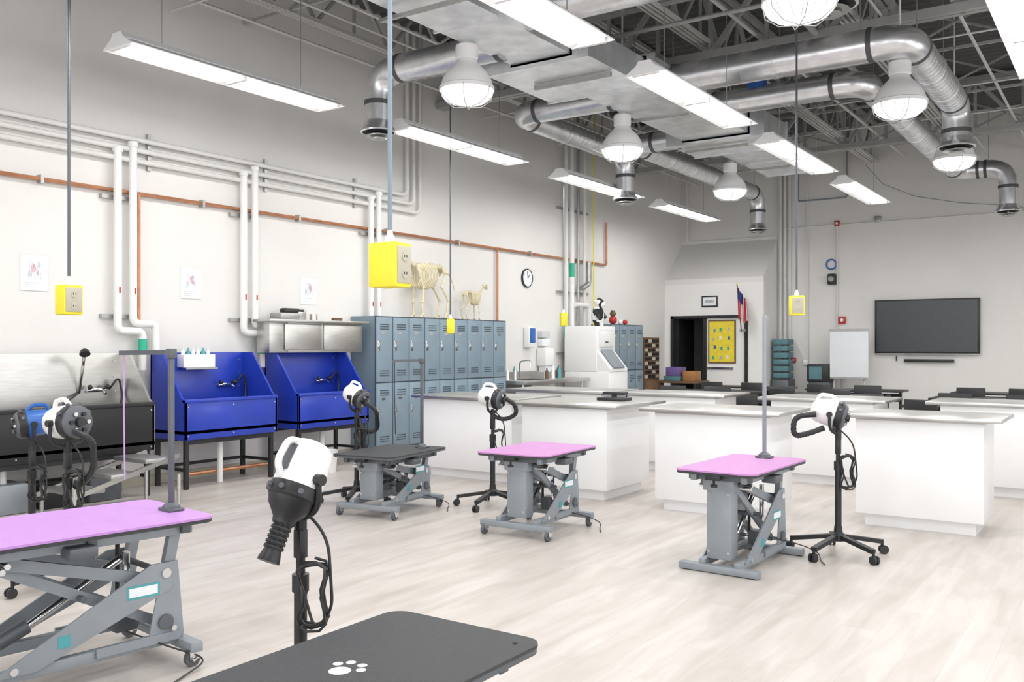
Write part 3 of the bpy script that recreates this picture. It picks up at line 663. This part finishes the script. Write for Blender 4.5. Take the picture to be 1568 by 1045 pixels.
# ---------------- grooming tables ----------------
def gtable(loc,rz,topm,h=.65,w=.62,L=.98,post=None,casters=True,paw=False,house=(-.10,.07)):
    b=MB('grooming_table')
    hw=w/2; hl=L/2; r=.06; poly=[]
    for cx,cy,a0 in((hw-r,hl-r,0),(-hw+r,hl-r,90),(-hw+r,-hl+r,180),(hw-r,-hl+r,270)):
        for k2 in range(7):
            a=math.radians(a0+15*k2); poly.append((cx+r*math.cos(a),cy+r*math.sin(a)))
    b.prism(poly,'z',h-.010,h,topm); b.prism([(p[0]*.995,p[1]*.995) for p in poly],'z',h-.026,h-.010,BLKMAT if topm is not BLKMAT else GREYD)
    for x in(-hw+.10,hw-.10): b.box((x-.02,-hl+.08,h-.076),(x+.02,hl-.08,h-.026),GREYD if topm is BLKMAT else GREYP,.004)
    for y in(-hl+.12,0,hl-.12): b.box((-hw+.06,y-.02,h-.07),(hw-.06,y+.02,h-.03),GREYD,.003)
    bx=hw-.15; z0=.06 if casters else .0
    for x in(-bx,bx): b.box((x-.022,-hl+.1,z0+.03),(x+.022,hl-.1,z0+.08),GREYP,.005)
    for y in(-hl+.1,hl-.1):
        b.box((-hw+.0,y-.03,z0+.005),(hw-.0,y+.03,z0+.05),GREYP,.006)
        for s in(-1,1):
            x=s*(hw-.03)
            if casters:
                b.cyl((x,y,.1),(x,y,.06),.014,CHROME,8)
                b.box((x-.022,y-.03,.035),(x-.017,y+.02,.08),CHROME); b.box((x+.017,y-.03,.035),(x+.022,y+.02,.08),CHROME)
                b.box((x-.022,y-.03,.073),(x+.022,y+.02,.08),CHROME)
                b.cyl((x-.014,y-.01,.035),(x+.014,y-.01,.035),.035,GREYD,14); b.cyl((x-.024,y-.01,.035),(x+.024,y-.01,.035),.010,CHROME,8)
            else: b.cyl((x,y,0),(x,y,.02),.022,BLACKP,10)
    hx0,hx1=house; zz=z0+.06
    b.box((hx0,-hl+.13,z0+.08),(hx1,-hl+.24,h-.10),GREYP,.008)
    for x in(hx0+.02,hx1-.02):
        for z in(z0+.13,h-.16): b.cyl((x,-hl+.122,z),(x,-hl+.132,z),.007,CHROME,8)
    b.box((hx0-.02,-hl+.12,h-.14),(hx1+.02,-hl+.25,h-.07),GREYP,.004)
    for s in(-1,1):
        x=s*(bx+.03)
        b.prism([(-hl+.16,zz),(-hl+.34,zz),(hl-.16,h*.52),(hl-.16,h*.70),(hl-.26,h*.70)],'x',x-.005,x+.005,GREYP)
        b.prism([(hl-.27,zz),(hl-.10,zz),(hl-.13,h*.70),(hl-.20,h*.70)],'x',x-.009,x-.001,GREYP)
        b.bar((x,hl-.5,zz+.01),(x,hl-.12,zz+.01),.012,.04,GREYP)
        b.cyl((x-.014,hl-.19,h*.63),(x+.014,hl-.19,h*.63),.022,CHROME,12); b.cyl((x-.012,hl-.19,zz+.08),(x+.012,hl-.19,zz+.08),.035,GREYD,14)
        b.cyl((x-.012,-hl+.25,zz+.02),(x+.012,-hl+.25,zz+.02),.016,CHROME,12)
        b.box((x+s*.005,-hl+.42,zz+.07),(x+s*.007,-hl+.47,zz+.12),TEAL)
        b.box((x+s*.0055,hl-.37,zz+.21),(x+s*.0065,hl-.22,zz+.27),TEAL); b.box((x+s*.006,hl-.36,zz+.22),(x+s*.0075,hl-.23,zz+.26),PAPER)
        xa=s*(bx-.005)
        b.bar((xa-s*.02,-hl+.22,h-.10),(xa-s*.02,hl-.15,h*.55),.03,.05,GREYP)
        b.bar((xa-s*.055,-hl+.2,h-.12),(xa-s*.055,hl-.16,zz+.05),.025,.045,GREYP)
        b.bar((xa,hl-.17,h*.62),(xa,hl-.13,h-.06),.035,.05,GREYP)
        for yy,z in((-hl+.22,h-.10),(-hl+.2,h-.12),(hl-.16,zz+.05)): b.cyl((xa-.06,yy,z),(xa+.06,yy,z),.013,CHROME,10)
    b.cyl((-bx,0,(h+z0)/2),(bx,0,(h+z0)/2),.014,GREYD,10); b.cyl((-bx,hl-.19,h*.63),(bx,hl-.19,h*.63),.014,GREYD,10); b.cyl((-bx,-hl+.2,h-.10),(bx,-hl+.2,h-.10),.014,GREYD,10)
    b.cyl((0,-hl+.30,z0+.14),(0,hl-.3,h-.2),.018,CHROME,12); b.cyl((0,-hl+.26,z0+.14),(0,-hl+.38,z0+.19),.032,GREYD,14); b.box((-.04,hl-.34,z0+.08),(.05,hl-.23,z0+.18),GREYD,.012)
    b.cyl((.045,hl-.29,z0+.16),(.045,hl-.29,h-.16),.016,CHROME,10); b.cyl((-.045,hl-.29,z0+.16),(-.045,hl-.29,h-.12),.010,BLACKP,10)
    b.tube([(.07,hl-.3,.15),(.28,hl-.2,.10),(.36,hl-.05,.03),(.42,hl-.2,.008),(.48,hl-.3,.008)],.004,BLACKP,6,fil=.08)
    b.box((hw-.0,-.12,h-.10),(hw-.10,.0,h-.05),GREYD,.01)
    for y in(hl-.02,-hl+.02): b.box((-.05,y-.03,h-.055),(.05,y+.03,h-.026),BLACKM,.004); b.lathe((0,y+.0,h-.055),(0,0,-1),[(0,.008),(.03,.008),(.03,.022),(.045,.022)],BLACKP,10)
    if paw:
        px,py=paw; b.lathe((px,py,h-.001),(0,0,1),[(0,.03),(.0015,.03)],PAPER2,16)
        for a,rr in((-50,.055),(-18,.066),(18,.066),(50,.055)):
            a=math.radians(a+90); b.lathe((px+rr*math.cos(a),py+rr*math.sin(a),h-.001),(0,0,1),[(0,.014),(.0015,.014)],PAPER2,12)
        b.cyl((hw-.06,hl-.07,h-.005),(hw-.06,hl-.07,h+.001),.008,DARK,10)
    if post:
        x,y,ph,kind,sg=post
        b.box((x-.055,y-.04,h),(x+.055,y+.04,h+.015),GREYD,.005); b.lathe((x,y,h),(0,0,1),[(0,.045),(.025,.04),(.04,.02)],GREYD,12)
        mm=GREYD if kind!='tall' else GREYP
        b.box((x-.012,y-.012,h),(x+.012,y+.012,h+ph),mm,.003)
        if kind=='arm':
            b.bar((x,y,h+ph-.01),(x+sg[0],y+sg[1],h+ph-.015),.018,.022,mm); b.box((x-.02,y-.02,h+ph-.04),(x+.02,y+.02,h+ph+.008),GREYD,.005)
            e=(x+sg[0]*.93,y+sg[1]*.93,h+ph-.02); b.tube([e,(e[0],e[1],h+ph-.3),(e[0]+.01,e[1],h+.12)],.004,LILAC if topm is PURP else BLACKP,6)
        else:
            b.tube([(x,y,h+ph-.02),(x,y+.03,h+ph),(x,y+.07,h+ph-.03)],.008,STEEL,6)
    b.make(loc,rz)
gtable(W(2.22,3.90,0),math.radians(-8),PURP,h=.67,w=.68,L=1.08,post=(.06,.46,.76,'arm',(-.38,-.07)),house=(-.26,-.10))
gtable(W(1.62,1.69,0),0,BLKMAT,h=.60,w=.57,L=1.22,paw=(-.03,.10))
gtable(W(6.05,5.42,0),math.radians(8),BLKMAT,h=.53,w=.62,L=.92,post=(.13,.3,.80,'arm',(-.25,-.1)))
gtable(W(6.08,3.90,0),math.radians(3),PINK,h=.64,w=.62,L=.88)
gtable(W(5.95,2.18,0),math.radians(-2),PINK,h=.66,w=.54,L=1.0,post=(.0,.38,1.0,'tall',(0,0)),casters=False)

# ---------------- dryers ----------------
def dryer(loc,zh,aim,rz=0,nozzle='cone',hose=None,base_r=.32,side=(0,0,0),S=.85,shell=None):
    shell=shell or WPL
    b=MB('stand_dryer')
    for k2 in range(5):
        a=2*math.pi*k2/5+rz; c,s=math.cos(a),math.sin(a)
        b.bar((c*.03,s*.03,.13),(c*base_r,s*base_r,.085),.04,.028,BLACKM)
        x,y=c*base_r,s*base_r
        b.cyl((x,y,.1),(x,y,.05),.01,BLACKM,8)
        for o in(-.014,.014): b.cyl((x-s*(o-.008)+c*.01,y+c*(o-.008)+s*.01,.03),(x-s*(o+.008)+c*.01,y+c*(o+.008)+s*.01,.03),.03,BLACKP,12)
    b.lathe((0,0,.1),(0,0,1),[(0,.05),(.04,.05),(.06,.03),(.1,.026)],BLACKM,14)
    b.cyl((0,0,.14),(0,0,zh*.62),.023,BLACKM,12); b.lathe((0,0,zh*.6),(0,0,1),[(0,.030),(.06,.030),(.065,.02)],BLACKP,12); b.cyl((0,0,zh*.6),(0,0,zh-.1),.016,BLACKM,10)
    a=Vector(aim).normalized(); c=Vector((0,0,zh))+Vector(side)
    sx=a.cross(UP).normalized(); 
    b.cyl((0,0,zh-.18),(0,0,zh-.11),.022,BLACKP,10)
    b.tube([c+sx*.11*S,c+sx*.115*S-UP*.12*S,Vector((0,0,zh-.15)),c-sx*.115*S-UP*.12*S,c-sx*.11*S],.011,BLACKM,8,fil=.05)
    for s in(-1,1): b.cyl(c+sx*.095*S*s,c+sx*.135*S*s,.020,BLACKP,12)
    def LP(t0,prof,mt,seg=28): b.lathe(c+a*t0*S,a,[(t*S,r*S) for t,r in prof],mt,seg)
    LP(-.16,[(0,.03),(.008,.062),(.03,.088),(.06,.098),(.13,.104),(.2,.104)],shell)
    LP(.04,[(0,.107),(.012,.110),(.05,.108),(.06,.10)],BLACKP)
    up2=(UP-a*UP.dot(a)).normalized()
    if nozzle=='cone':
        LP(.10,[(0,.10),(.03,.09),(.06,.065),(.08,.05),(.10,.046)],BLACKP,24)
        pr=[(0,.048)]
        for i in range(6): pr+=[(.005+.02*i,.042),(.015+.02*i,.042),(.016+.02*i,.036),(.02+.02*i,.036)]
        pr+=[(.135,.040),(.16,.046),(.17,.046),(.171,.03)]
        LP(.19,pr,BLACKP,20)
        b.bar(c-a*.11*S+up2*.085*S,c+a*.0*S+up2*.094*S,.05*S,.03*S,GREYD)
    else:
        LP(.10,[(0,.10),(.012,.095),(.02,.08),(.022,.03)],GREYD,24)
        x1,y1=perp(a)
        for k2 in range(6):
            an=k2*math.pi/3; q=c+a*.122*S+(x1*math.cos(an)+y1*math.sin(an))*.055*S
            b.cyl(q,q+a*.015*S,.013*S,STEEL if k2%2 else BLACKP,10)
        LP(.12,[(0,.03),(.03,.028)],BLACKP,14)
    for an in(-60,-20,20,60):
        q=up2*math.cos(math.radians(an))+sx*math.sin(math.radians(an)); b.cyl(c+(a*.07+q*.1)*S,c+(a*.07+q*.122)*S,.012*S,GREYD,10)
    b.tube([c+(-a*.13+up2*.075)*S,c+(-a*.12+up2*.13)*S,c+(-a*.02+up2*.145)*S,c+(a*.03+up2*.1)*S],.015*S,shell,8,fil=.03*S)
    b.box((-.018,-.018,zh-.28),(.018,.018,zh-.18),BLACKP,.004)
    if hose: b.tube([c+Vector(p) for p in hose],.021,BLACKP,10,fil=.12,fn=10,ring=.86)
    pts=[]
    for i in range(60):
        t=i/59; an=t*2*math.pi*4
        pts.append(Vector((.05+.05*math.sin(an)+.02*math.sin(3*an), .03*math.cos(an*1.3)-.03, zh-.28-.14*(1-math.cos(an))*.8-.02*t)))
    M=Matrix.Rotation(TH,3,'Z'); b.tube([M@p for p in pts],.0055,BLACKP,6)
    b.tube([M@Vector(p) for p in((0,0,zh-.1),(.1,-.02,zh-.2),(.12,-.04,zh-.45),(.06,-.05,zh-.52),(.02,-.03,zh-.4))],.0055,BLACKP,6,fil=.08)
    b.make(loc)
dryer(W(2.22,2.41,0),.99,(-.25*RT-.8*UP-.33*FW),rz=.3,S=.84)
dryer(W(6.52,1.71,0),.98,(.85*RT-.25*UP-.4*FW),rz=TH+.1,nozzle='face',side=(-.05*RT.x,-.05*RT.y,0),hose=[RT*-.12-FW*.05,RT*-.26-UP*.02,RT*-.26-UP*.16,RT*-.16-UP*.14,RT*-.05-UP*.10])
dryer(W(6.72,4.80,0),.98,(.8*RT-.15*UP-.45*FW),rz=TH+.5,nozzle='face',hose=[RT*.12-FW*.1,RT*.2-UP*.05-FW*.1,RT*.22-UP*.15,RT*.1-UP*.2,-UP*.16])
dryer(W(6.2,5.98,0),.98,(.7*RT-.35*UP-.45*FW),rz=.2,nozzle='face',hose=[RT*.1-FW*.1-UP*.05,RT*.2-UP*.12-FW*.1,RT*.2-UP*.32,RT*.05-UP*.34,RT*.03-UP*.2])
dryer(W(3.04,5.32,0),.99,(.8*RT+.05*UP-.5*FW),rz=.9,nozzle='face',S=.98,hose=[RT*.1-FW*.1-UP*.05,RT*.2-UP*.1-FW*.1,RT*.16-UP*.3,RT*.05-UP*.4,-UP*.35+RT*.06])
dryer(W(3.25,6.12,0),.93,(-.7*RT-.1*UP-.5*FW),rz=.5,nozzle='face',S=.85,shell=BLUEM)

# ---------------- cord reels ----------------
def reel(u,v,zc,rz,h=.2,rodm=None,r=.010,w=.14,d=.10):
    b=MB('hanging_power_box')
    b.box((-w/2,-d/2,zc-h/2),(w/2,d/2,zc+h/2),YEL,.010); b.box((-w/2+.012,-d/2-.006,zc-h/2+.018),(w/2-.012,-d/2+.002,zc+h/2-.018),CREAM,.004)
    for z in(zc-.04,zc+.04):
        b.cyl((0,-d/2-.01,z),(0,-d/2-.004,z),.024,CREAM,14)
        for s in(-1,1): b.box((s*.009-.002,-d/2-.0115,z-.006),(s*.009+.002,-d/2-.0095,z+.006),DARK)
    b.lathe((0,0,zc+h/2),(0,0,1),[(0,.022),(.03,.022),(.04,.014),(.06,.012)],WPL,12)
    b.cyl((0,0,zc+h/2+.04),(0,0,ZC),r,rodm or GREYP,10)
    b.make((-v,u,0),rz)
reel(3.41,5.95,1.76,math.radians(92),w=.14,d=.11,rodm=GREYD)
reel(3.24,2.91,1.83,math.radians(95),h=.21,r=.011,rodm=RODB,w=.13,d=.16)
reel(9.6,7.55,1.71,math.radians(130),h=.2,r=.010,rodm=GREYD)
reel(12.1,7.3,1.86,math.radians(130),h=.2,r=.010)
reel(9.3,2.85,1.86,math.radians(30),h=.2,r=.010,rodm=GREYD)

# ---------------- classroom desks and chairs ----------------
def desk():
    b=MB('classroom_table'); b.box((-.75,-.3,.71),(.75,.3,.74),BLACKP,.006)
    for x in(-.68,.68):
        b.box((x-.02,-.02,.05),(x+.02,.02,.71),BLACKM); b.box((x-.025,-.27,0),(x+.025,.27,.05),BLACKM,.008)
    b.box((-.66,-.02,.55),(.66,.0,.68),BLACKM); return b
def chair():
    b=MB('task_chair'); b.box((-.22,-.21,.44),(.22,.21,.49),BLACKP,.02); b.box((-.2,.2,.58),(.2,.235,.84),BLACKP,.015)
    b.bar((0,.18,.46),(0,.23,.7),.05,.02,BLACKM); b.cyl((0,0,.1),(0,0,.45),.025,BLACKM,10)
    for k2 in range(5):
        a=2*math.pi*k2/5; b.bar((0,0,.1),(.26*math.cos(a),.26*math.sin(a),.06),.035,.025,BLACKM); b.ball((.26*math.cos(a),.26*math.sin(a),.03),.03,BLACKP,8)
    for s in(-1,1): b.tube([(s*.22,.0,.46),(s*.27,.0,.48),(s*.27,.0,.66)],.012,BLACKM,6,fil=.03); b.box((s*.27-.03,-.12,.66),(s*.27+.03,.12,.69),BLACKP,.008)
    return b
dk=None;ch=None
for u in(12.0,13.8,15.6):
    for v in(5.6,3.8,1.6,-.2):
        p=W(u,v,0)
        if dk is None: dk=desk().make(p)
        else: inst(dk,p,0,'classroom_table')
        for dv in(-.35,.35):
            q=W(u-.62,v+dv,0); a=math.pi+random.uniform(-.5,.5)
            if ch is None: ch=chair().make(q,a)
            else: inst(ch,q,a,'task_chair')

# ---------------- camera ----------------
cam=bpy.data.cameras.new('camera'); co=bpy.data.objects.new('camera',cam); sc.collection.objects.link(co); sc.camera=co
cam.sensor_width=36; cam.lens=36*1400/1568; co.location=(0,0,1.45); co.rotation_euler=(math.pi/2,0,TH); cam.shift_y=7.5/1568
cam.clip_start=.05; cam.clip_end=100
